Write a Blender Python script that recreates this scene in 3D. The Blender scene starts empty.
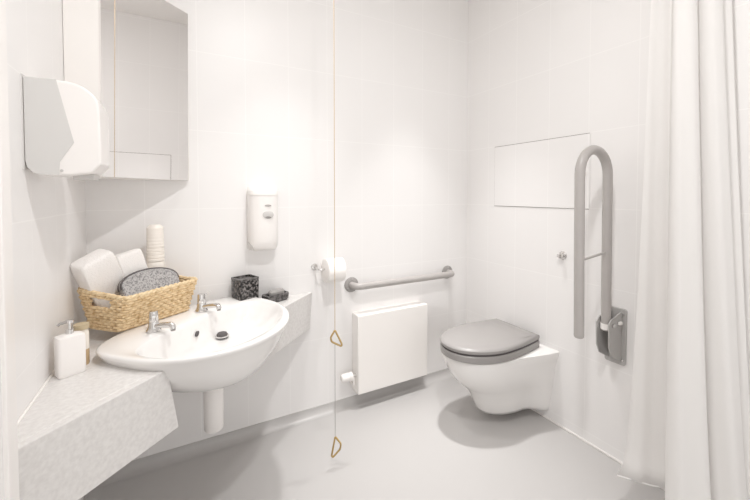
import bpy, bmesh, math, random
from mathutils import Vector, Matrix
random.seed(7)
sc = bpy.context.scene
COL = sc.collection
PI = math.pi
R = math.radians

# ------------------------------------------------------------------ materials
def mat(name, color, rough=0.5, metal=0.0, spec=0.5, coat=0.0, noise=None, bump=None, trans=0.0):
    m = bpy.data.materials.new(name); m.use_nodes = True
    nt = m.node_tree; b = nt.nodes['Principled BSDF']
    b.inputs['Base Color'].default_value = (*color, 1)
    b.inputs['Roughness'].default_value = rough
    b.inputs['Metallic'].default_value = metal
    b.inputs['Specular IOR Level'].default_value = spec
    b.inputs['Coat Weight'].default_value = coat
    b.inputs['Coat Roughness'].default_value = 0.1
    b.inputs['Transmission Weight'].default_value = trans
    if noise or bump:
        tc = nt.nodes.new('ShaderNodeTexCoord')
    if noise:
        sc_, col2, lo, hi = noise
        n = nt.nodes.new('ShaderNodeTexNoise'); n.inputs['Scale'].default_value = sc_
        n.inputs['Detail'].default_value = 6
        nt.links.new(tc.outputs['Object'], n.inputs['Vector'])
        r = nt.nodes.new('ShaderNodeValToRGB')
        r.color_ramp.elements[0].position = lo; r.color_ramp.elements[0].color = (*col2, 1)
        r.color_ramp.elements[1].position = hi; r.color_ramp.elements[1].color = (*color, 1)
        nt.links.new(n.outputs['Fac'], r.inputs['Fac'])
        nt.links.new(r.outputs['Color'], b.inputs['Base Color'])
    if bump:
        bs, st = bump
        n2 = nt.nodes.new('ShaderNodeTexNoise'); n2.inputs['Scale'].default_value = bs
        n2.inputs['Detail'].default_value = 4
        nt.links.new(tc.outputs['Object'], n2.inputs['Vector'])
        bp = nt.nodes.new('ShaderNodeBump'); bp.inputs['Strength'].default_value = st
        bp.inputs['Distance'].default_value = 0.003
        nt.links.new(n2.outputs['Fac'], bp.inputs['Height'])
        nt.links.new(bp.outputs['Normal'], b.inputs['Normal'])
    return m

def tile_mat(name, axis, off):
    """off-white stack-bond wall tiles 0.237 x 0.405 with pale grout"""
    m = bpy.data.materials.new(name); m.use_nodes = True
    nt = m.node_tree; b = nt.nodes['Principled BSDF']
    g = nt.nodes.new('ShaderNodeNewGeometry')
    sp = nt.nodes.new('ShaderNodeSeparateXYZ'); nt.links.new(g.outputs['Position'], sp.inputs[0])
    cb = nt.nodes.new('ShaderNodeCombineXYZ')
    def shift(sock, d):
        a = nt.nodes.new('ShaderNodeMath'); a.operation = 'ADD'; a.inputs[1].default_value = d
        nt.links.new(sock, a.inputs[0]); return a.outputs[0]
    nt.links.new(shift(sp.outputs[axis], off), cb.inputs[0])
    nt.links.new(shift(sp.outputs['Z'], -0.06 + 4.05), cb.inputs[1])
    br = nt.nodes.new('ShaderNodeTexBrick')
    br.offset = 0.0; br.squash = 1.0
    br.inputs['Scale'].default_value = 1.0
    br.inputs['Brick Width'].default_value = 0.237
    br.inputs['Row Height'].default_value = 0.405
    br.inputs['Mortar Size'].default_value = 0.0022
    br.inputs['Mortar Smooth'].default_value = 0.3
    br.inputs['Color1'].default_value = (0.85, 0.838, 0.831, 1)
    br.inputs['Color2'].default_value = (0.858, 0.846, 0.839, 1)
    br.inputs['Mortar'].default_value = (0.90, 0.89, 0.881, 1)
    nt.links.new(cb.outputs[0], br.inputs['Vector'])
    nt.links.new(br.outputs['Color'], b.inputs['Base Color'])
    # fine horizontal ribbing pressed in the glaze + joint groove
    wv = nt.nodes.new('ShaderNodeTexNoise'); wv.inputs['Scale'].default_value = 1.0; wv.inputs['Detail'].default_value = 2
    mp = nt.nodes.new('ShaderNodeMapping'); mp.inputs['Scale'].default_value = (6, 90, 6)
    nt.links.new(cb.outputs[0], mp.inputs[0]); nt.links.new(mp.outputs[0], wv.inputs['Vector'])
    mx = nt.nodes.new('ShaderNodeMath'); mx.operation = 'MULTIPLY_ADD'
    mx.inputs[1].default_value = -1.0
    nt.links.new(br.outputs['Fac'], mx.inputs[0])
    ml = nt.nodes.new('ShaderNodeMath'); ml.operation = 'MULTIPLY'; ml.inputs[1].default_value = 0.7
    nt.links.new(wv.outputs['Fac'], ml.inputs[0]); nt.links.new(ml.outputs[0], mx.inputs[2])
    bp = nt.nodes.new('ShaderNodeBump'); bp.inputs['Strength'].default_value = 0.14
    bp.inputs['Distance'].default_value = 0.002
    nt.links.new(mx.outputs[0], bp.inputs['Height']); nt.links.new(bp.outputs['Normal'], b.inputs['Normal'])
    b.inputs['Roughness'].default_value = 0.38
    b.inputs['Specular IOR Level'].default_value = 0.4
    return m

M = {}
M['tile_x'] = tile_mat('wall tile along x', 'X', -0.325 + 2.37)
M['tile_y'] = tile_mat('wall tile along y', 'Y', -1.157 + 2.37)
M['paint'] = mat('white paint', (0.82, 0.81, 0.80), 0.6)
M['ceil'] = mat('ceiling paint', (0.86, 0.84, 0.82), 0.8)
M['floor'] = mat('grey vinyl', (0.515, 0.502, 0.493), 0.3, noise=(300, (0.475, 0.462, 0.453), 0.35, 0.6))
M['ceramic'] = mat('white ceramic', (0.82, 0.806, 0.793), 0.12, coat=0.4)
M['plastic'] = mat('white plastic', (0.87, 0.845, 0.825), 0.3)
M['plastic_shade'] = mat('translucent grey plastic', (0.60, 0.585, 0.57), 0.3)
M['dryer_grey'] = mat('pale grey panel', (0.66, 0.65, 0.635), 0.35)
M['lid_grey'] = mat('grey seat plastic', (0.315, 0.30, 0.292), 0.35)
M['rail_grey'] = mat('grey coated tube', (0.43, 0.407, 0.393), 0.35)
M['flange_grey'] = mat('grey flange', (0.33, 0.315, 0.305), 0.4)
M['bracket_grey'] = mat('grey hinge bracket', (0.44, 0.43, 0.42), 0.35)
M['dark'] = mat('dark gap', (0.10, 0.09, 0.09), 0.6)
M['gap'] = mat('panel joint', (0.26, 0.235, 0.225), 0.7)
M['chrome'] = mat('chrome', (0.72, 0.71, 0.70), 0.14, metal=1.0)
M['stone'] = mat('speckled stone laminate', (0.74, 0.725, 0.71), 0.4, noise=(75, (0.655, 0.637, 0.623), 0.32, 0.66))
M['mirror'] = mat('mirror glass', (0.90, 0.89, 0.885), 0.015, metal=1.0)
M['steel'] = mat('painted steel', (0.89, 0.865, 0.84), 0.35)
M['paper'] = mat('white tissue', (0.90, 0.875, 0.85), 0.9)
M['towel'] = mat('white terry', (0.90, 0.875, 0.855), 0.95, bump=(220, 0.9))
M['wicker'] = mat('straw wicker', (0.80, 0.63, 0.40), 0.6, noise=(60, (0.55, 0.37, 0.18), 0.30, 0.55))
M['wicker_rim'] = mat('straw rim', (0.82, 0.66, 0.43), 0.6, noise=(60, (0.6, 0.43, 0.23), 0.3, 0.55))
M['pouch'] = mat('speckled grey fabric', (0.52, 0.51, 0.51), 0.9, noise=(190, (0.22, 0.215, 0.22), 0.36, 0.56))
M['zip'] = mat('dark grey piping', (0.10, 0.09, 0.09), 0.6)
M['cream'] = mat('cream plastic', (0.85, 0.80, 0.74), 0.35)
M['mosaic'] = mat('black mosaic glass', (0.20, 0.185, 0.18), 0.25, noise=(85, (0.012, 0.011, 0.011), 0.47, 0.62))
M['smoke'] = mat('smoky resin', (0.16, 0.15, 0.148), 0.25, noise=(90, (0.05, 0.047, 0.046), 0.4, 0.6))
M['greysoap'] = mat('grey soap', (0.36, 0.345, 0.335), 0.5)
M['amber'] = mat('amber liquid', (0.58, 0.42, 0.25), 0.2)
M['cork'] = mat('tan cap', (0.50, 0.41, 0.27), 0.5)
M['clear'] = mat('frosted bottle', (0.80, 0.75, 0.68), 0.2)
M['cord'] = mat('tan cord', (0.56, 0.42, 0.27), 0.8)
M['handle'] = mat('tan plastic triangle', (0.44, 0.30, 0.115), 0.4)
M['rubber'] = mat('light rubber', (0.8, 0.77, 0.74), 0.5)

def curtain_mat():
    m = bpy.data.materials.new('white shower curtain'); m.use_nodes = True
    nt = m.node_tree; b = nt.nodes['Principled BSDF']; out = nt.nodes['Material Output']
    b.inputs['Base Color'].default_value = (0.91, 0.90, 0.89, 1); b.inputs['Roughness'].default_value = 0.75
    t = nt.nodes.new('ShaderNodeBsdfTranslucent'); t.inputs['Color'].default_value = (0.91, 0.90, 0.89, 1)
    mx = nt.nodes.new('ShaderNodeMixShader'); mx.inputs[0].default_value = 0.35
    nt.links.new(b.outputs[0], mx.inputs[1]); nt.links.new(t.outputs[0], mx.inputs[2])
    nt.links.new(mx.outputs[0], out.inputs['Surface'])
    return m
M['curtain'] = curtain_mat()

# ------------------------------------------------------------------ helpers
def obj(name, bm, m, parent=None, smooth=True, bevel=0, subsurf=0, sharp=35):
    bmesh.ops.recalc_face_normals(bm, faces=bm.faces)
    me = bpy.data.meshes.new(name); bm.to_mesh(me); bm.free()
    o = bpy.data.objects.new(name, me); COL.objects.link(o)
    me.materials.append(M[m] if isinstance(m, str) else m)
    if smooth:
        for p in me.polygons: p.use_smooth = True
        if not subsurf: me.set_sharp_from_angle(angle=R(sharp))
    if bevel:
        md = o.modifiers.new('bevel', 'BEVEL'); md.width = bevel; md.segments = 3; md.limit_method = 'ANGLE'
        md.angle_limit = R(30)
    if subsurf:
        md = o.modifiers.new('sub', 'SUBSURF'); md.levels = subsurf; md.render_levels = subsurf
    if parent: o.parent = parent
    return o

def thing(name, label, cat, loc=(0, 0, 0), rotz=0, group=None):
    o = bpy.data.objects.new(name, None); COL.objects.link(o)
    o.empty_display_size = 0.05
    o.location = loc; o.rotation_euler = (0, 0, rotz)
    o['label'] = label; o['category'] = cat
    if group: o['group'] = group
    return o

def tag(o, label, cat, group=None):
    o['label'] = label; o['category'] = cat
    if group: o['group'] = group
    return o

def box(x0, x1, y0, y1, z0, z1, bm=None):
    bm = bm or bmesh.new()
    vs = [bm.verts.new((x, y, z)) for z in (z0, z1) for y in (y0, y1) for x in (x0, x1)]
    for f in ((0, 2, 3, 1), (4, 5, 7, 6), (0, 1, 5, 4), (2, 6, 7, 3), (0, 4, 6, 2), (1, 3, 7, 5)):
        bm.faces.new([vs[i] for i in f])
    return bm

def prism(poly, z0, z1, bm=None, fn=None):
    """extrude a 2-D polygon; fn maps (a, b, h) to a point"""
    bm = bm or bmesh.new()
    fn = fn or (lambda a, b, h: (a, b, h))
    lo = [bm.verts.new(fn(a, b, z0)) for a, b in poly]
    hi = [bm.verts.new(fn(a, b, z1)) for a, b in poly]
    n = len(poly)
    bm.faces.new(lo[::-1]); bm.faces.new(hi)
    for i in range(n):
        j = (i + 1) % n
        bm.faces.new((lo[i], lo[j], hi[j], hi[i]))
    return bm

def rings(rs, bm=None, cap0=True, cap1=True):
    bm = bm or bmesh.new()
    V = [[bm.verts.new(p) for p in r] for r in rs]
    n = len(rs[0])
    for a, b in zip(V, V[1:]):
        for i in range(n):
            j = (i + 1) % n
            bm.faces.new((a[i], a[j], b[j], b[i]))
    if cap0: bm.faces.new(V[0][::-1])
    if cap1: bm.faces.new(V[-1])
    return bm

def lathe(prof, n=32, M4=None, bm=None):
    """prof: list of (r, z); axis Z, transformed by M4"""
    rs = []
    for r, z in prof:
        ring = []
        for k in range(n):
            a = 2 * PI * k / n
            p = Vector((max(r, 1e-4) * math.cos(a), max(r, 1e-4) * math.sin(a), z))
            ring.append(M4 @ p if M4 else p)
        rs.append(ring)
    return rings(rs, bm)

def axis_m(p, d):
    d = Vector(d).normalized()
    q = Vector((0, 0, 1)).rotation_difference(d)
    return Matrix.Translation(Vector(p)) @ q.to_matrix().to_4x4()

def tube(pts, r, n=14, bm=None, closed=False, radii=None):
    bm = bm or bmesh.new()
    pts = [Vector(p) for p in pts]; N = len(pts)
    T = []
    for i in range(N):
        if closed: t = pts[(i + 1) % N] - pts[i - 1]
        else: t = pts[min(i + 1, N - 1)] - pts[max(i - 1, 0)]
        T.append(t.normalized())
    up = Vector((0, 0, 1)) if abs(T[0].z) < 0.9 else Vector((1, 0, 0))
    nrm = (up - T[0] * up.dot(T[0])).normalized()
    V = []
    for i in range(N):
        nrm = (nrm - T[i] * nrm.dot(T[i])).normalized()
        bi = T[i].cross(nrm)
        rr = radii[i] if radii else r
        V.append([bm.verts.new(pts[i] + (nrm * math.cos(2 * PI * k / n) + bi * math.sin(2 * PI * k / n)) * rr) for k in range(n)])
    for i in range(N if closed else N - 1):
        a, b = V[i], V[(i + 1) % N]
        for k in range(n):
            j = (k + 1) % n
            bm.faces.new((a[k], a[j], b[j], b[k]))
    if not closed:
        bm.faces.new(V[0][::-1]); bm.faces.new(V[-1])
    return bm

def fillet(pts, rad, seg=8):
    pts = [Vector(p) for p in pts]; out = [pts[0]]
    for i in range(1, len(pts) - 1):
        a, b, c = pts[i - 1], pts[i], pts[i + 1]
        d1 = (a - b).normalized(); d2 = (c - b).normalized()
        p0 = b + d1 * rad; p2 = b + d2 * rad
        for k in range(seg + 1):
            t = k / seg
            out.append(p0 * (1 - t) ** 2 + b * 2 * t * (1 - t) + p2 * t * t)
    out.append(pts[-1]); return out

def catmull(pts, seg=6, closed=False):
    pts = [Vector(p) for p in pts]; n = len(pts); out = []
    rng = n if closed else n - 1
    for i in range(rng):
        if closed: p0, p1, p2, p3 = pts[i - 1], pts[i], pts[(i + 1) % n], pts[(i + 2) % n]
        else: p0, p1, p2, p3 = pts[max(i - 1, 0)], pts[i], pts[i + 1], pts[min(i + 2, n - 1)]
        for k in range(seg):
            t = k / seg
            out.append(0.5 * ((2 * p1) + (p2 - p0) * t + (2 * p0 - 5 * p1 + 4 * p2 - p3) * t * t + (3 * p1 - p0 - 3 * p2 + p3) * t ** 3))
    if not closed: out.append(pts[-1])
    return out

def rrect(w, h, r, seg=5):
    out = []
    for cx, cy, a0 in ((w / 2 - r, h / 2 - r, 0), (-w / 2 + r, h / 2 - r, 90), (-w / 2 + r, -h / 2 + r, 180), (w / 2 - r, -h / 2 + r, 270)):
        for k in range(seg + 1):
            a = R(a0 + 90 * k / seg); out.append((cx + r * math.cos(a), cy + r * math.sin(a)))
    return out

# ------------------------------------------------------------------ room
XL, XR, YB, YF, ZC = -0.377, 1.929, 2.083, -0.9, 2.92
AZ = R(47)
def at(u, v, z=0.0):            # frame of the diagonal corner unit
    return Vector((XL + u * math.sin(AZ) + v * math.cos(AZ), YB + u * math.cos(AZ) - v * math.sin(AZ), z))
DIAG = R(90) - AZ               # rotation that lays local x along the diagonal

def struct(name, bm, m, **k):
    o = obj(name, bm, m, **k); o['kind'] = 'structure'; return o
struct('floor', box(XL - .1, XR + .1, YF - .1, YB + .1, -.08, 0), 'floor', smooth=False)
struct('ceiling', box(XL - .1, XR + .1, YF - .1, YB + .1, ZC, ZC + .08), 'ceil', smooth=False)
struct('wall_back', box(XL - .1, XR + .1, YB, YB + .1, 0, ZC), 'tile_x', smooth=False)
struct('wall_right', box(XR, XR + .1, YF, YB, 0, ZC), 'tile_y', smooth=False)
struct('wall_left', box(XL - .1, XL, YF, YB, 0, ZC), 'tile_y', smooth=False)
struct('wall_front', box(XL, XR, YF - .1, YF, 2.3, ZC), 'paint', smooth=False)   # only a top strip; the unseen front is left open to let in added world fill
struct('wall_entrance', box(XL, -.306, YF, 0.985, 0, ZC), 'paint', smooth=False)
struct('trim_1', box(-.312, -.298, 0.945, 0.992, 0, ZC), 'plastic', bevel=.003)
# coved vinyl skirting along the back and left walls
def cove(axis):
    prof = [(0, .05), (.004, .05)]
    for k in range(8):
        a = R(90 * k / 7)
        prof.append((.05 - .046 * math.cos(a), .05 - .0495 * math.sin(a)))
    prof.append((0, 0.0005))
    if axis == 'back':
        return prism(prof, XL + .001, XR - .001, fn=lambda a, b, h: (h, YB - a, b))
    if axis == 'left':
        return prism(prof, 0.99, YB - .05, fn=lambda a, b, h: (XL + a, h, b))
struct('baseboard_back', cove('back'), 'floor')
struct('baseboard_left', cove('left'), 'floor')
struct('baseboard_right', box(XR - .006, XR, YF, YB - .052, 0.0005, .012), 'plastic', bevel=.002)

# access panel in the right wall
ap = thing('access_panel', 'flush white rectangular access panel set in the tiled wall above the toilet', 'panel', (XR, 1.4765, 1.27))
obj('joint', box(-.0015, 0, -.326, .3325, -.001, .4085), 'gap', ap, smooth=False)
obj('door', box(-.004, -.0015, -.3295, .3295, .0025, .405), 'tile_y', ap, smooth=False)

# ------------------------------------------------------------------ corner mirror cabinet
mc = thing('mirror_cabinet', 'tall corner cabinet with a mirrored door, above the basin', 'mirror cabinet', at(.075, .31, 1.42))
def loc(o, p): return Vector(p) - o.location
A = at(-.136, .306); B = at(.283, .306)
poly = [(A.x, A.y), (B.x, B.y), (B.x, YB - .001), (XL + .001, YB - .001), (XL + .001, A.y)]
obj('body', prism([(p[0] - mc.location.x, p[1] - mc.location.y) for p in poly], 0, .826), 'steel', mc, smooth=False, bevel=.002)
def diag(o, u0, u1, v0, v1, z0, z1, tilt=0):
    bm = bmesh.new(); Q = []
    for z in (z0, z1):
        for v in (v0, v1):
            for u in (u0, u1): Q.append(bm.verts.new(at(u, v + (tilt if z == z1 and v == v1 else 0), z) - o.location))
    for f in ((0, 2, 3, 1), (4, 5, 7, 6), (0, 1, 5, 4), (2, 6, 7, 3), (0, 4, 6, 2), (1, 3, 7, 5)):
        bm.faces.new([Q[i] for i in f])
    return bm
md = obj('mirror_door', diag(mc, -.136, .283, .306, .309, 1.42, 2.246, .013), 'mirror', mc, smooth=False)
obj('edge_strip', diag(mc, .2835, .2875, .300, .3125, 1.42, 2.246), 'steel', mc, smooth=False)

# ------------------------------------------------------------------ hand dryer on the left wall
hd = thing('hand_dryer', 'white wall mounted hand dryer with pale grey side panel, on the left wall', 'hand dryer', (XL, 1.34, 1.40))
prof = [(.000, .276), (.06, .278)]
for k in range(1, 9):
    a = R(90 - 90 * k / 8)
    prof.append((.085 + .085 * math.cos(a), .205 + .071 * math.sin(a)))
prof += [(.172, .10), (.172, .040), (.150, .012), (.10, .004), (.035, .004), (.016, .010), (.004, .026), (.000, .045)]
obj('housing', prism(prof, 0, .155, fn=lambda a, b, h: (a + .002, h, b)), 'plastic', hd, bevel=.006)
obj('back_plate', box(0, .003, -.003, .16, .02, .281), 'dryer_grey', hd, smooth=False)
sp = [(.003, .274), (.072, .276), (.109, .100), (.076, .042), (.074, .006), (.035, .006), (.018, .012), (.006, .028), (.003, .045)]
obj('side_panel', prism(sp, -.002, .004, fn=lambda a, b, h: (a + .002, h, b)), 'dryer_grey', hd, smooth=False)
obj('air_outlet', box(.100, .150, .03, .125, -.006, .012), 'plastic_shade', hd, bevel=.003)
obj('screw', lathe([(.0, -.003), (.004, -.003), (.004, .002), (0, .002)], 12, axis_m((.082, 0, .018), (0, -1, 0))), 'plastic_shade', hd)

# ------------------------------------------------------------------ corner counter
ct = thing('vanity_counter', 'pale speckled stone corner counter that carries the basin, with deep fascia', 'counter', at(.09, .5, .76))
VF = .735
BC, BA = .088, .376          # basin centre along u, half width
def basin_ring(a, vb, vf, n=64, z=0, pw=2.5):
    """outline in the diagonal frame: flat-ish back at vb, round front at vf"""
    vm = vb + (vf - vb) * .36
    out = []
    for k in range(n):
        t = 2 * PI * k / n
        c, s = math.cos(t), math.sin(t)
        if s >= 0: u = a * c; v = vm + (vf - vm) * s
        else:
            e = 2 / 2.25 if c >= 0 else 2 / 3.4
            u = a * abs(c) ** e * (1 if c >= 0 else -1 - .06 * abs(s)); v = vm - (vm - vb) * abs(s) ** e
        out.append((BC + u, v - .055 * u, z))
    return out
def zigw(u):                  # left/right wall limits of the counter at depth VF
    return u
uL = -(VF) * math.cos(AZ) / math.sin(AZ)      # front line meets left wall
uR = VF * math.sin(AZ) / math.cos(AZ)         # front line meets back wall
poly = [(0, .002), (uL + .03, VF - .026), (-.235, VF - .026), (-.235, .52), (-.18, .43), (.355, .43), (.41, .52), (.425, VF - .026), (uR - .03, VF - .026)]
def dpoly(poly, z0, z1, o):
    return prism(poly, z0, z1, fn=lambda a, b, h: at(a, b, h) - o.location)
# keep clear of the walls
poly[0] = (.0, .003)
obj('worktop', dpoly(poly, .722, .76, ct), 'stone', ct, smooth=False, bevel=.004)
def fascia(poly):
    bm = bmesh.new()
    f0 = [bm.verts.new(at(u, VF - .001 - ins, z) - ct.location) for u, z, ins in poly]
    f1 = [bm.verts.new(at(u, VF - .026 - ins, z) - ct.location) for u, z, ins in poly]
    n = len(poly); bm.faces.new(f0); bm.faces.new(f1[::-1])
    for i in range(n): bm.faces.new((f0[i], f0[(i + 1) % n], f1[(i + 1) % n], f1[i]))
    return bm
obj('fascia', fascia([(uL + .004, .7595, 0), (-.225, .7595, 0), (-.185, .535, 0), (uL + .004, .535, 0)]), 'stone', ct, smooth=False, bevel=.003)
obj('fascia', fascia([(.425, .7595, 0), (uR - .004, .7595, 0), (uR - .03, .548, 0), (.33, .548, 0), (.36, .64, 0)]), 'stone', ct, smooth=False, bevel=.003)
# thin sealant line where worktop meets the left wall
sl = [at(0.01, .02, .7625), at(uL + .02, VF - .02, .7625)]
obj('sealant', tube([Vector((XL + .004, YB - .02, .762)) - ct.location, Vector((XL + .004, 1.09, .762)) - ct.location], .004, 6), 'plastic', ct)

# ------------------------------------------------------------------ wash basin
wb = thing('washbasin', 'white ceramic semi recessed basin with two taps, set across the corner counter', 'washbasin', at(BC, .62, .80))
def ringl(a, vb, vf, z, du=0): return [at(p[0] + du, p[1], z) - wb.location for p in basin_ring(a, vb, vf)]
outer = [ringl(.04, .64, .72, .604, -.05), ringl(.10, .58, .785, .606, -.05), ringl(.16, .54, .84, .617, -.048), ringl(.22, .50, .877, .642, -.04), ringl(.275, .46, .904, .680, -.025),
         ringl(.326, .415, .928, .725, -.010), ringl(.358, .375, .94, .765), ringl(.371, .362, .95, .784), ringl(.376, .358, .955, .795), ringl(.374, .360, .953, .802), ringl(.366, .368, .945, .8045)]
inner = [ringl(.338, .525, .917, .8025), ringl(.330, .531, .909, .797), ringl(.318, .536, .895, .78), ringl(.288, .545, .865, .735), ringl(.235, .555, .82, .70),
         ringl(.16, .565, .74, .683), ringl(.08, .585, .66, .678), ringl(.03, .60, .645, .676)]
obj('bowl', rings(outer + inner), 'ceramic', wb, sharp=60)
wc = at(BC + .115, .575, .69)
wc = at(.205, .578, .6935)
obj('waste_plug', lathe([(0, -.006), (.026, -.006), (.024, .006), (.020, .012), (.012, .015), (0, .016)], 24, axis_m(wc - wb.location, (0, 0, 1))), 'dark', wb)
obj('waste_ring', lathe([(.0262, -.004), (.031, -.003), (.031, .001), (.0262, .0025)], 24, axis_m(wc - wb.location, (0, 0, 1))), 'chrome', wb)
oc = at(.085, .551, .742)
nrm = (at(0, 1) - at(0, 0)); nrm.z = 0.35
mt = axis_m(oc - wb.location, nrm) @ Matrix.Diagonal((1.0, 1.8, 1, 1))
obj('overflow_slot', lathe([(0, -.004), (.007, -.004), (.007, .003), (0, .003)], 16, mt), 'dark', wb)

# taps
def tap(u, v, label, lever_dir):
    t = thing('pillar_tap', label, 'tap', at(u, v, .8045), DIAG, 'basin taps')
    obj('body', lathe([(0, 0), (.026, 0), (.027, .004), (.022, .012), (.019, .02), (.0185, .034), (.017, .038), (0, .038)], 24), 'chrome', t)
    f = (0, -1, 0)            # towards the bowl
    pts = [(0, -.008, .020), (0, -.035, .026), (0, -.062, .031), (0, -.088, .034), (0, -.098, .031), (0, -.101, .020)]
    s = obj('spout', tube(catmull(pts, 4), .011, 12, radii=None), 'chrome', t)
    obj('aerator', lathe([(0, 0), (.009, 0), (.009, .006), (0, .006)], 12, axis_m((0, -.101, .013), (0, 0, 1))), 'flange_grey', s)
    h = obj('head', lathe([(0, .038), (.016, .038), (.0175, .044), (.016, .075), (.0135, .080), (0, .081)], 24), 'chrome', t)
    lv = Vector(lever_dir).normalized()
    p0 = Vector((0, 0, .066)) + lv * .012
    obj('lever', tube([p0, p0 + lv * .03 + Vector((0, 0, .003)), p0 + lv * .05 + Vector((0, 0, .008))], .004, 8, radii=[.005, .0042, .005]), 'chrome', h)
    return t
tap(-.071, .487, 'chrome basin tap nearer the soap bottles', (-.64, -.77, 0))
tap(.185, .478, 'chrome basin tap nearer the black tumbler, its lever pointing right', (1, .1, 0))

# trap under the basin
tr = thing('waste_trap', 'white plastic bottle trap pipe under the basin', 'pipe', at(.118, .605, .312))
obj('trap_body', lathe([(0, 0), (.036, 0), (.041, .008), (.041, .20), (.038, .21), (.034, .215), (.034, .272), (0, .272)], 28), 'plastic', tr)
wp = Vector((at(.085, .60).x + .0, YB - .001, .415)) - tr.location
obj('outlet_pipe', tube([Vector((0, .03, .115)), Vector((0, wp.y, .115))], .021, 14), 'plastic', tr)

# ------------------------------------------------------------------ basket and its contents
bk = thing('wicker_basket', 'tan wicker basket of towels and toiletries behind the basin', 'basket', (-.14, 1.86, .8055))
rimq = [Vector((-.362, 1.818)), Vector((-.187, 1.678)), Vector((.072, 1.915)), Vector((-.10, 2.05))]
botq = [Vector((-.328, 1.825)), Vector((-.218, 1.718)), Vector((.035, 1.895)), Vector((-.085, 1.985))]
ZB0, ZB1 = .8055, .945
def quad_ring(t, n_side=26, rad=.018):
    q = [b.lerp(r, t) for b, r in zip(botq, rimq)]
    P = []
    for i in range(4):
        a, b, c = q[i - 1], q[i], q[(i + 1) % 4]
        d1 = (a - b).normalized(); d2 = (c - b).normalized()
        for k in range(5):
            s = k / 4; P.append((b + d1 * rad) * (1 - s) ** 2 + b * 2 * s * (1 - s) + (b + d2 * rad) * s * s)
    # resample evenly
    P.append(P[0]); L = [0]
    for a, b in zip(P, P[1:]): L.append(L[-1] + (b - a).length)
    n = n_side * 4; out = []; j = 0
    for k in range(n):
        s = L[-1] * k / n
        while L[j + 1] < s: j += 1
        f = (s - L[j]) / max(1e-9, L[j + 1] - L[j]); out.append(P[j].lerp(P[j + 1], f))
    return out
ROWS = 12
bmw = bmesh.new(); bms = bmesh.new()
ctr = Vector((-.13, 1.87))
def in_slot(p, z):            # hand hole in the narrow left face
    a, b = rimq[0], rimq[1]; d = (b - a).normalized(); s = (p - a).dot(d); off = abs((p - a).cross(d)) if hasattr((p - a), 'cross') else 0
    return .060 < s < .150 and off < .045 and .898 < z < .926
NB = 120
for r in range(ROWS):
    t = (r + .5) / ROWS; z = ZB0 + .004 + (ZB1 - ZB0 - .01) * t
    base = quad_ring(t, NB // 4)
    pts = []
    for k, p in enumerate(base):
        o = (p - ctr).normalized(); w = math.sin(PI * (k + r) ) if False else (1 if ((k // 2) + r) % 2 else -1)
        pts.append(Vector((p.x, p.y, 0)) + Vector((o.x, o.y, 0)) * .0028 * w + Vector((0, 0, z + random.uniform(-.0012, .0012))))
    runs = [[]]
    for q in pts:
        if in_slot(Vector((q.x, q.y)), z):
            if runs[-1]: runs.append([])
        else: runs[-1].append(q)
    runs = [x for x in runs if len(x) > 2]
    if len(runs) == 1 and len(runs[0]) == len(pts): tube(runs[0], .0060, 6, bmw, closed=True)
    else:
        if len(runs) > 1: runs[0] = runs[-1] + runs[0]; runs.pop()
        for x in runs: tube(x, .0060, 6, bmw)
obj('weave', bmw, 'wicker', bk)
lowr, topr = quad_ring(0, 11), quad_ring(1, 11)
for a, b in zip(lowr, topr):
    m_ = a.lerp(b, .84)
    if in_slot(m_, .915): continue
    tube([Vector((a.x, a.y, ZB0 + .002)), Vector((b.x, b.y, ZB1))], .0035, 6, bms)
obj('stakes', bms, 'wicker', bk)
bmr = bmesh.new()
rr = quad_ring(1.0, 30)
for ph in (0, PI):
    pts = []
    for k, p in enumerate(rr):
        a = 2 * PI * k / 5 + ph; o = (p - ctr).normalized()
        pts.append(Vector((p.x + o.x * .004 * math.cos(a), p.y + o.y * .004 * math.cos(a), ZB1 + .004 * math.sin(a))))
    tube(pts, .0062, 6, bmr, closed=True)
obj('rim', bmr, 'wicker_rim', bk)
obj('bottom', prism([(p.x, p.y) for p in quad_ring(.03, 10)], ZB0, ZB0 + .008), 'wicker', bk)
for o in bk.children:
    o.matrix_parent_inverse = Matrix.Translation(bk.location).inverted()

for o in bk.children:             # the rim rises towards the two narrow ends
    fl = (rimq[0] - rimq[1])
    for vtx in o.data.vertices:
        f = (Vector((vtx.co.x, vtx.co.y)) - rimq[1]).dot(fl) / fl.length_squared
        vtx.co.z += .024 * max(0, min(1.1, f)) * max(0, (vtx.co.z - ZB0) / (ZB1 - ZB0))

def cushion(w, d, h, r=.02, seg=1, jitter=.004, seed=1):
    """a soft folded block"""
    rnd = random.Random(seed); rs = []
    zs = [(-.5, .90), (-.48, .97), (-.3, 1.0), (-.1, 1.0), (.1, 1.0), (.3, 1.0), (.46, .98), (.5, .88)]
    for z, s in zs:
        rs.append([Vector((x * s + rnd.uniform(-jitter, jitter), y * s + rnd.uniform(-jitter, jitter), z * h + rnd.uniform(-jitter, jitter))) for x, y in rrect(w, d, min(r, d * .45), 5)])
    return rings(rs)
def roll_towel(length, rad, seed):
    """rolled towel: spiral end, axis along local z"""
    rnd = random.Random(seed); rs = []
    n = 28
    for z, s in ((0, .55), (0.0, .93), (.012, 1), (length * .3, 1.02), (length * .6, 1.0), (length - .012, 1.0), (length, .93), (length - .003, .72), (length + .002, .60), (length - .004, .38), (length, .22)):
        rs.append([Vector((rad * s * math.cos(2 * PI * k / n) * (1 + .05 * math.sin(3 * 2 * PI * k / n + seed)), rad * s * math.sin(2 * PI * k / n), z)) for k in range(n)])
    return rings(rs)
t1 = obj('towel', cushion(.135, .085, .26, .014, jitter=.003, seed=3), 'towel', subsurf=1)
t1.location = (-.283, 1.842, .985); t1.rotation_euler = (R(8), R(-24), R(38))
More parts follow.
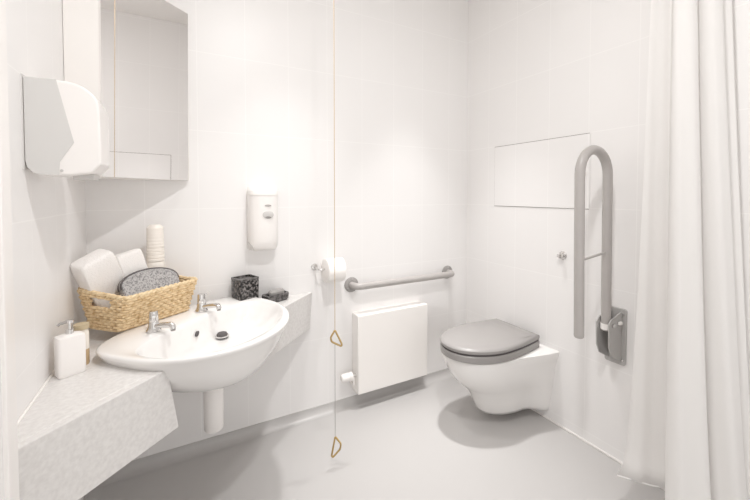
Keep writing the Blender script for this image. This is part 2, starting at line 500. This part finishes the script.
tag(t1, 'white folded towel leaning at the left end of the wicker basket', 'towel', 'towels in the basket')
t2 = obj('towel', cushion(.108, .065, .26, .014, jitter=.003, seed=5), 'towel', subsurf=1)
t2.location = (-.178, 1.918, .972); t2.rotation_euler = (R(-4), R(-14), R(30))
tag(t2, 'white folded towel in the middle of the basket, behind the grey pouch', 'towel', 'towels in the basket')

# half-moon toiletry pouch
wbg = thing('toiletry_pouch', 'grey speckled half moon toiletry pouch with dark piping, in the basket', 'pouch', (-.098, 1.838, .900), R(36)); wbg.rotation_euler = (R(-28), 0, R(36))
arc = []
for k in range(25):
    a = PI * k / 24
    arc.append((.126 * math.cos(a) , .062 + .066 * max(0, math.sin(a)) ** .8))
arc += [(-.120, -.005), (.120, -.005)]
def pouch():
    bm = bmesh.new(); rs = []
    for y, s in ((-.013, .90), (-.016, .95), (-.012, .99), (0, 1.0), (.012, .99), (.016, .95), (.013, .90)):
        rs.append([Vector((x * s, y, .01 + (z - .01) * s)) for x, z in arc])
    return rings(rs, bm)
obj('pouch_body', pouch(), 'pouch', wbg)
z_ = [(x, -.019, z) for x, z in arc[:25]]
obj('piping', tube([Vector((x * 1.0, -.0105, z)) for x, z in arc[:25]], .0045, 6), 'zip', wbg)
obj('piping', tube([Vector((x * 1.0, .0105, z)) for x, z in arc[:25]], .0045, 6), 'zip', wbg)
obj('zip', tube([Vector((x * 1.005, 0, z * 1.005)) for x, z in arc[:25]], .003, 6), 'flange_grey', wbg)

bt = thing('lotion_bottle', 'tall cream bottle with ridged top standing at the back of the basket', 'bottle', (-.101, 1.964, .8145)); bt.scale = (1.1, 1.1, 1.06)
obj('bottle_body', lathe([(0, 0), (.032, 0), (.036, .005), (.036, .19), (.034, .205), (.031, .212), (0, .213)], 28), 'cream', bt)
prof = [(0, .213)]
for k in range(10):
    z = .213 + k * .0145; prof += [(.034 - k * .0003, z + .001), (.034 - k * .0003, z + .0105), (.0315, z + .012), (.0315, z + .0135)]
prof += [(.029, .362), (.020, .372), (0, .374)]
obj('cap', lathe(prof, 28), 'cream', bt)
jar = obj('cream_tube', lathe([(0, 0), (.017, 0), (.019, .004), (.017, .11), (.010, .130), (.0085, .136), (.0085, .150), (0, .151)], 20), 'plastic')
jar.location = (-.045, 1.925, .8145)
tag(jar, 'small white tube standing upright at the right end of the basket', 'tube')

# ------------------------------------------------------------------ soap bottles on the counter
s1 = thing('soap_bottle', 'white square hand soap bottle with silver pump by the left wall', 'soap bottle', (-.322, 1.508, .76), R(28))
rs = []
for z, s in ((0, .9), (.003, .98), (.01, 1), (.120, 1), (.128, .95), (.133, .6), (.1345, .35)):
    rs.append([Vector((x * s, y * s, z)) for x, y in rrect(.074, .05, .010, 4)])
obj('bottle_body', rings(rs), 'plastic', s1)
p = obj('pump', lathe([(0, .1345), (.011, .1345), (.011, .147), (.004, .149), (.004, .168), (.011, .169), (.011, .178), (0, .179)], 18), 'chrome', s1)
obj('spout', tube([(-.002, 0, .174), (-.026, -.004, .173), (-.032, -.005, .168)], .0045, 8), 'flange_grey', p)
s2 = thing('soap_bottle', 'clear slim bottle with tan cap and amber liquid, behind the white soap bottle', 'soap bottle', (-.304, 1.572, .76), R(28))
obj('bottle_body', lathe([(0, .055), (.021, .055), (.021, .112), (.017, .124), (0, .125)], 20), 'clear', s2)
obj('liquid', lathe([(0, 0), (.020, 0), (.021, .003), (.021, .055), (0, .055)], 20), 'amber', s2)
obj('cap', lathe([(0, .125), (.022, .125), (.022, .142), (0, .143)], 20), 'cork', s2)

# ------------------------------------------------------------------ tumbler and soap dish
cu = thing('tumbler', 'square black mosaic toothbrush tumbler on the counter behind the basin', 'tumbler', (.302, 2.005, .7605), R(20)); cu.scale = (1.22, 1.12, 1.16)
bm = bmesh.new()
def sq(w, z): return [Vector((x, y, z)) for x, y in rrect(w, w, .008, 3)]
obj('tumbler_body', rings([sq(.080, 0), sq(.088, .004), sq(.090, .125), sq(.089, .128), sq(.078, .128), sq(.074, .02)], bm), 'mosaic', cu)
obj('inner_lip', rings([sq(.091, .120), sq(.0915, .129), sq(.079, .1292), sq(.078, .122)]), 'smoke', cu)
sd = thing('soap_dish', 'dark smoky soap dish on the counter to the right of the tumbler', 'soap dish', (.462, 2.008, .7605), R(20)); sd.scale = (1.1, 1.1, 1.45)
def orr(w, d, z, r=.02): return [Vector((x, y, z)) for x, y in rrect(w, d, min(r, d * .48), 5)]
obj('dish_body', rings([orr(.115, .055, 0), orr(.128, .066, .006), orr(.132, .070, .024), orr(.128, .066, .028), orr(.112, .05, .028), orr(.105, .044, .020)]), 'smoke', sd)
sb = obj('soap_bar', rings([orr(.07, .025, 0), orr(.092, .040, .005), orr(.094, .042, .016), orr(.08, .032, .023), orr(.05, .015, .024)]), 'greysoap')
sb.scale = (1, 1, 1.4); sb.location = (.468, 2.010, .790); sb.rotation_euler = (0, 0, R(20))
tag(sb, 'grey bar lying on the dark soap dish', 'soap')

# ------------------------------------------------------------------ wall soap dispenser
ds = thing('soap_dispenser', 'white wall mounted soap dispenser with oval push button', 'soap dispenser', (.406, YB, 1.046)); ds.scale = (1.12, 1, 1.05)
rs = []
def dring(w, d, z): # half-rounded outline against the wall
    pts = [(-w / 2, 0), (-w / 2, -d * .55)]
    for k in range(1, 8):
        a = PI - PI * k / 8
        pts.append((w / 2 * math.cos(a) * (1 - .0), -d * .55 - d * .45 * math.sin(a)))
    pts += [(w / 2, -d * .55), (w / 2, 0)]
    return [Vector((x, y - .0008, z)) for x, y in pts]
for w, d, z in ((.118, .075, .0), (.132, .092, .012), (.138, .100, .05), (.140, .104, .15), (.140, .102, .285)):
    rs.append(dring(w, d, z))
obj('cover', rings(rs), 'plastic', ds, sharp=50)
obj('top_cap', rings([dring(.142, .104, .2855), dring(.142, .103, .305), dring(.134, .094, .322), dring(.118, .074, .331)]), 'steel', ds, sharp=50)
mt = axis_m((.012, -.1025, .185), (0, -1, 0)) @ Matrix.Diagonal((1.25, 1, 1, 1))
bt_ = obj('push_button', lathe([(0, -.002), (.019, -.002), (.021, .003), (.015, .006), (0, .0045)], 24, mt), 'plastic_shade', ds)
mt = axis_m((.012, -.107, .172), (0, -1, -.3)) @ Matrix.Diagonal((1.8, .7, 1, 1))
obj('button_recess', lathe([(0, -.002), (.0075, -.002), (.0075, .0025), (0, .0025)], 20, mt), 'flange_grey', bt_)
mt = axis_m((.012, -.1042, .232), (0, -1, 0)) @ Matrix.Diagonal((2.1, .7, 1, 1))
obj('oval_mark', lathe([(0, -.002), (.0075, -.002), (.0075, .0008), (0, .0008)], 20, mt), 'rail_grey', ds)
obj('level_window', rings([[v + Vector((-.004, 0.0, 0)) for v in r_] for r_ in ([Vector((-.069, -.03, .006)), Vector((-.069, -.07, .006)), Vector((-.045, -.090, .006)), Vector((-.045, -.03, .006))],
    [Vector((-.069, -.03, .045)), Vector((-.069, -.072, .045)), Vector((-.058, -.088, .030)), Vector((-.05, -.03, .040))])]), 'plastic_shade', ds, smooth=False)

# ------------------------------------------------------------------ toilet roll holder and roll
rh = thing('roll_holder', 'chrome toilet roll holder on the back wall', 'roll holder', (.712, YB, .912))
obj('wall_rose', lathe([(0, .0008), (.020, .0008), (.020, .006), (.015, .010), (0, .011)], 24, axis_m((0, 0, 0), (0, -1, 0))), 'chrome', rh)
obj('arm', tube(fillet([(0, -.008, 0), (0, -.088, -.003), (.160, -.088, -.003)], .02), .0055, 10), 'chrome', rh)
def roll():
    mt = axis_m((0, 0, 0), (1, 0, 0))
    return lathe([(.0215, 0), (.066, 0), (.071, .003), (.071, .106), (.066, .109), (.0215, .104)], 40, mt), mt
bm, mt = roll()
tr_ = thing('toilet_roll', 'white toilet roll on the chrome holder beside the grab rail', 'toilet roll', (.748, YB - .088, .900))
obj('paper', bm, 'paper', tr_)
bm = bmesh.new()
obj('core', rings([[mt @ Vector((r * math.cos(2 * PI * k / 24), r * math.sin(2 * PI * k / 24), z)) for k in range(24)] for r, z in ((.0213, .0005), (.0213, .1035), (.0195, .1035), (.0195, .0005))], cap0=False, cap1=False), 'flange_grey', tr_)

# ------------------------------------------------------------------ horizontal grab rail
gr = thing('grab_rail', 'grey horizontal grab rail on the back wall above the radiator', 'grab rail', (.957, YB, .775))
obj('bar', tube(fillet([(0, -.006, 0), (0, -.075, 0), (.780, -.075, 0), (.780, -.006, 0)], .04), .0215, 18), 'rail_grey', gr)
for x in (0, .780):
    fl = obj('flange', lathe([(.02, .0008), (.047, .0008), (.048, .006), (.041, .012), (.0218, .014)], 28, axis_m((x, 0, 0), (0, -1, 0))), 'flange_grey', gr)
    for a in (90, 210, 330):
        obj('screw', lathe([(0, 0), (.0045, 0), (.004, .003), (0, .003)], 10, axis_m((x + .033 * math.cos(R(a)), -.0125, .033 * math.sin(R(a))), (0, -1, 0))), 'chrome', fl)

# ------------------------------------------------------------------ radiator
rd = thing('radiator', 'white boxed wall radiator under the grab rail', 'radiator', (.962, YB, .10))
YR = .093
obj('cover', box(0, .532, -YR, -.001, 0, .497), 'steel', rd, bevel=.006)
obj('grille_slot', box(.02, .512, -YR + .012, -.02, -.0015, .0005), 'flange_grey', rd, smooth=False)
vl = obj('valve_head', lathe([(0, 0), (.018, 0), (.023, .006), (.026, .046), (.024, .052), (.027, .056), (.027, .072), (0, .073)], 20, axis_m((-.098, -.055, .112), (1, 0, 0))), 'plastic', rd)
obj('valve_body', lathe([(0, 0), (.013, 0), (.013, .028), (0, .028)], 14, axis_m((-.0255, -.055, .112), (1, 0, 0))), 'chrome', vl)
obj('supply_pipe', tube(fillet([(-.012, -.055, .112), (-.012, -.055, .05), (-.012, -.001, .05)], .015), .0075, 10), 'plastic', rd)

# ------------------------------------------------------------------ toilet
TY = 1.560
to = thing('toilet', 'white wall hung toilet with closed grey lid', 'toilet', (XR, TY, 0))
def pan_ring(tip, hw, hwall, z, xm=None, n=14, k=4):
    """tip: distance of the front from the wall"""
    xm = tip * .58 if xm is None else xm
    pts = []
    for i in range(2 * n + 1):
        a = -PI / 2 + PI * i / (2 * n)
        pts.append((-xm - (tip - xm) * math.cos(a) ** .95 if abs(math.cos(a)) > 1e-6 else -xm, hw * math.sin(a)))
    back = []
    for i in range(1, k + 1):
        t = i / k; s = t * t * (3 - 2 * t)
        back.append((-xm * (1 - t) - 0 * t, hw + (hwall - hw) * s))
    return [Vector((x, y, z)) for x, y in pts] + [Vector((x, y, z)) for x, y in back] + [Vector((x, -y, z)) for x, y in back[::-1]]
pan = [pan_ring(.31, .085, .175, .052, .12), pan_ring(.365, .115, .188, .060, .13), pan_ring(.39, .127, .193, .085, .14), pan_ring(.41, .134, .200, .135, .15),
       pan_ring(.435, .142, .208, .185, .17), pan_ring(.475, .150, .214, .225, .22), pan_ring(.535, .166, .22, .275, .28), pan_ring(.580, .181, .228, .335, .32),
       pan_ring(.600, .189, .240, .385, .34), pan_ring(.609, .193, .250, .418, .34), pan_ring(.607, .192, .250, .432, .34), pan_ring(.599, .186, .244, .436, .34)]
obj('pan', rings(pan), 'ceramic', to, sharp=50)
def lid_ring(s, z, tip=.628, hw=.201, back=.050, ins=0.0):
    pts = []; n = 18; xm = .345
    tip -= ins; hw -= ins; back += ins
    for i in range(2 * n + 1):
        a = -PI / 2 + PI * i / (2 * n)
        pts.append((-xm - (tip - xm) * math.cos(a) if abs(math.cos(a)) > 1e-6 else -xm, hw * math.sin(a)))
    bk_ = []
    for i in range(1, 6):
        t = i / 5
        bk_.append((-xm * (1 - t) - back * t, hw - (hw - .158) * t ** 1.6))
    return [Vector((x, y, z)) for x, y in pts] + [Vector((x, y, z)) for x, y in bk_] + [Vector((x, -y, z)) for x, y in bk_[::-1]]
st = obj('seat', rings([lid_ring(1, .4375, ins=.008), lid_ring(1, .442, ins=.001), lid_ring(1, .472, ins=.000), lid_ring(1, .477, ins=.005)]), 'lid_grey', to)
obj('buffer_gap', rings([lid_ring(1, .476, ins=.008), lid_ring(1, .490, ins=.008)]), 'dark', st)
obj('lid', rings([lid_ring(1, .488, ins=.005), lid_ring(1, .492, ins=0), lid_ring(1, .505, ins=0), lid_ring(1, .512, ins=.005), lid_ring(1, .517, ins=.018), lid_ring(1, .5205, ins=.06), lid_ring(1, .522, ins=.12)]), 'lid_grey', to)
for s in (-1, 1):
    obj('hinge', lathe([(0, -.022), (.012, -.022), (.013, -.018), (.013, .018), (.012, .022), (0, .022)], 16, axis_m((-.045, s * .085, .466), (0, 1, 0))), 'chrome', to)

# ------------------------------------------------------------------ flush knob and wall stop
fk = thing('flush_button', 'small round chrome flush knob on the right wall below the access panel', 'flush knob', (XR, 1.294, 1.0))
obj('rose', lathe([(0, 0), (.024, 0), (.024, .004), (.019, .008), (0, .009)], 24, axis_m((0, 0, 0), (-1, 0, 0))), 'chrome', fk)
obj('knob', lathe([(0, .008), (.011, .008), (.011, .022), (.015, .026), (.014, .036), (0, .038)], 20, axis_m((0, 0, 0), (-1, 0, 0))), 'chrome', fk)
ws = obj('wall_buffer', lathe([(0, 0), (.016, 0), (.016, .010), (.012, .018), (0, .020)], 20, axis_m((0, 0, 0), (-1, 0, 0))), 'rubber')
ws.location = (XR, 1.18, 1.46)
tag(ws, 'small round white buffer on the wall behind the folded rail', 'buffer')

# ------------------------------------------------------------------ drop-down support rail (folded up)
dr = thing('drop_down_rail', 'grey U shaped hinged support rail folded up against the right wall', 'support rail', (XR, 1.0, .50))
obj('wall_plate', prism(rrect(.098, .282, .012), 0.0008, .014, fn=lambda a, b, h: (-h, a, b + .143)), 'bracket_grey', dr, bevel=.002)
brk = [(-.014, .02), (-.10, .065), (-.123, .11), (-.128, .225), (-.105, .245), (-.05, .262), (-.014, .27)]
for y in (-.032, .026):
    obj('bracket_cheek', prism(brk, y, y + .006, fn=lambda a, b, h: (a, h, b)), 'bracket_grey', dr, bevel=.002)
obj('hinge_pin', tube([(-.096, -.040, .215), (-.096, .040, .215)], .010, 14), 'chrome', dr)
xa, xb = -.103, -.325      # near and far tubes measured from the wall
zt = 1.04; ra = (xa - xb) / 2
pts = [Vector((xa + .01, 0, .185)), Vector((xa + .004, 0, .45))]
for k in range(17):
    a = PI * k / 16
    pts.append(Vector(((xa + xb) / 2 + ra * math.cos(a), 0, .942 + 1.05 * ra * math.sin(a))))
pts += [Vector((xb + .004, 0, .6)), Vector((xb + .012, 0, .198))]
obj('rail_tube', tube(pts, .0215, 18), 'rail_grey', dr)
obj('brace', tube([(xb + .004, 0, .545), (xa + .004, 0, .568)], .006, 10), 'rail_grey', dr)
obj('collar', lathe([(0, 0), (.0245, 0), (.0245, .028), (0, .028)], 20, axis_m((xa + .0095, 0, .190), (-.02, 0, 1))), 'plastic', dr)
obj('end_cap', lathe([(0, 0), (.018, 0), (.0205, .004), (.0205, .010), (0, .010)], 18, axis_m((xb + .0121, 0, .1885), (0, 0, 1))), 'rail_grey', dr)
for zz in (.03, .256):
    obj('screw', lathe([(0, 0), (.006, 0), (.005, .004), (0, .004)], 12, axis_m((-.014, -.038, zz), (-1, 0, 0))), 'chrome', dr)
obj('release_button', box(-.055, -.032, -.045, -.033, .212, .228), 'plastic', dr, bevel=.003)

# ------------------------------------------------------------------ emergency pull cord
cx, cy = .657, 1.619
pc = thing('pull_cord', 'tan emergency pull cord with two triangular handles hanging from the ceiling', 'pull cord', (cx, cy, 0))
obj('ceiling_rose', lathe([(0, ZC - .001), (.04, ZC - .001), (.038, ZC - .02), (.02, ZC - .03), (0, ZC - .031)], 24), 'plastic', pc)
obj('cord', tube([(0, 0, ZC - .028), (.0, 0, 1.5), (0, 0, .685)], .0017, 8), 'cord', pc)
obj('cord', tube([(0, 0, .628), (0.0, 0, .160)], .0013, 8), 'flange_grey', pc)
def tri(apex, rot, pts, name='handle'):
    P = [Vector((a, 0, b)) for a, b in pts]
    n = len(P); out = []
    for i in range(n):                      # rounded corners
        a, b, c = P[i - 1], P[i], P[(i + 1) % n]
        d1 = (a - b).normalized() * .007; d2 = (c - b).normalized() * .007
        for k in range(5):
            t = k / 4; out.append((b + d1) * (1 - t) ** 2 + b * 2 * t * (1 - t) + (b + d2) * t * t)
    mt = Matrix.Translation(Vector(apex)) @ Matrix.Rotation(rot, 4, 'Z')
    return obj(name, tube([mt @ p_ for p_ in out], .0045, 10, closed=True), 'handle', pc)
tri((0, 0, .690), R(-28.5), [(0, 0), (-.021, -.038), (-.016, -.058), (.032, -.080), (.034, -.070)])
tri((0, 0, .162), R(-28.5), [(0, 0), (.028, -.036), (.024, -.062), (-.012, -.104), (-.018, -.096)])

# ------------------------------------------------------------------ shower curtain and rail
sh = thing('shower_curtain', 'white shower curtain gathered at the right side of the room', 'shower curtain', (1.78, .64, .05))
bot = [(1.625, .829), (1.655, .785), (1.69, .735), (1.725, .695), (1.69, .672), (1.588, .640), (1.578, .600), (1.615, .552), (1.672, .532), (1.735, .562), (1.722, .520), (1.745, .478), (1.80, .468), (1.85, .50), (1.885, .47)]
top = [(1.757, .797), (1.77, .785), (1.785, .765), (1.80, .745), (1.775, .732), (1.735, .712), (1.738, .688), (1.752, .668), (1.775, .660), (1.800, .672), (1.785, .640), (1.790, .615), (1.815, .605), (1.850, .618), (1.875, .595)]
B_ = catmull([(x, y, 0) for x, y in bot], 7); T_ = catmull([(x, y, 0) for x, y in top], 7)
bm = bmesh.new(); NZ = 40; Z0, Z1 = .152, 2.40
grid = []
for j in range(NZ + 1):
    t = j / NZ; row = []
    for i, (b, q) in enumerate(zip(B_, T_)):
        sx = min(1, max(0, (i - 14) / 28)); p = b.lerp(q, t ** (.37 + .4 * sx))
        w = .004 * math.sin(i * .55 + 3 * t) * (1 - t)
        row.append(bm.verts.new(Vector((p.x + w, p.y + w, Z0 + (Z1 - Z0) * t)) - sh.location))
    grid.append(row)
for a, b in zip(grid, grid[1:]):
    for i in range(len(a) - 1): bm.faces.new((a[i], a[i + 1], b[i + 1], b[i]))
cu_ = obj('fabric', bm, 'curtain', sh, sharp=180)
md = cu_.modifiers.new('thick', 'SOLIDIFY'); md.thickness = .0016; md.offset = 0
hem = [Vector((b.x, b.y, Z0 + .001)) - sh.location for b in B_]
obj('hem', tube([h_ + Vector((.0, 0, 0.0)) for h_ in hem], .0028, 6), 'curtain', sh)
rl = thing('curtain_rail', 'white ceiling hung shower curtain rail along the right wall', 'curtain rail', (1.79, 0, 2.43))
obj('rail', tube([(0, YF + .002, 0), (0, .86, 0)], .012, 12), 'plastic', rl)
obj('hanger', tube([(0, .84, .01), (0, .84, ZC - 2.43 - .001)], .008, 10), 'plastic', rl)
for k, i in enumerate(range(2, len(T_), 12)):
    p = T_[i]
    obj('curtain_hook', tube([Vector((p.x, p.y, Z1 - .01)) - sh.location, Vector((1.79 * .7 + p.x * .3, p.y, 2.412)) - sh.location, Vector((1.79, p.y, 2.4205)) - sh.location], .0025, 6), 'plastic', sh)

# ------------------------------------------------------------------ lights: two round ceiling downlights, plus added world fill through the open front
def area(name, loc, size, power, rot=(0, 0, 0), color=(1, .99, .98), shape='DISK', size_y=None, spread=PI):
    l = bpy.data.lights.new(name, 'AREA'); l.shape = shape; l.size = size
    if size_y: l.size_y = size_y
    l.energy = power; l.color = color; l.spread = spread
    o = bpy.data.objects.new(name, l); COL.objects.link(o); o.location = loc; o.rotation_euler = rot
    return o
area('ceiling_lamp', (1.36, 1.58, ZC - .03), .12, 3.9, spread=R(50))
area('ceiling_lamp', (.52, 1.58, ZC - .03), .12, 2.6, spread=R(58))
area('ceiling_lamp', (.50, .42, ZC - .03), .12, 23)

w = bpy.data.worlds.new('World'); sc.world = w; w.use_nodes = True
w.node_tree.nodes['Background'].inputs[0].default_value = (1, .98, .96, 1)
w.node_tree.nodes['Background'].inputs[1].default_value = 1.3  # even fill light, added to brighten the lower walls and curtain

# ------------------------------------------------------------------ camera
cam = bpy.data.cameras.new('camera'); co = bpy.data.objects.new('camera', cam); COL.objects.link(co)
cam.sensor_width = 36; cam.lens = 360.5 / 750 * 36
cam.shift_y = (204.4 - 250) / 750
cam.clip_start = .02
co.location = (0, 0, 1.35); co.rotation_euler = (R(90 - 1.595), 0, R(-28.5))
sc.camera = co

sc.view_settings.view_transform = 'Standard'; sc.view_settings.look = 'None'
sc.view_settings.exposure = -0.04; sc.view_settings.gamma = 1.0
sc.view_settings.use_curve_mapping = False
sc.cycles.max_bounces = 16; sc.cycles.diffuse_bounces = 10
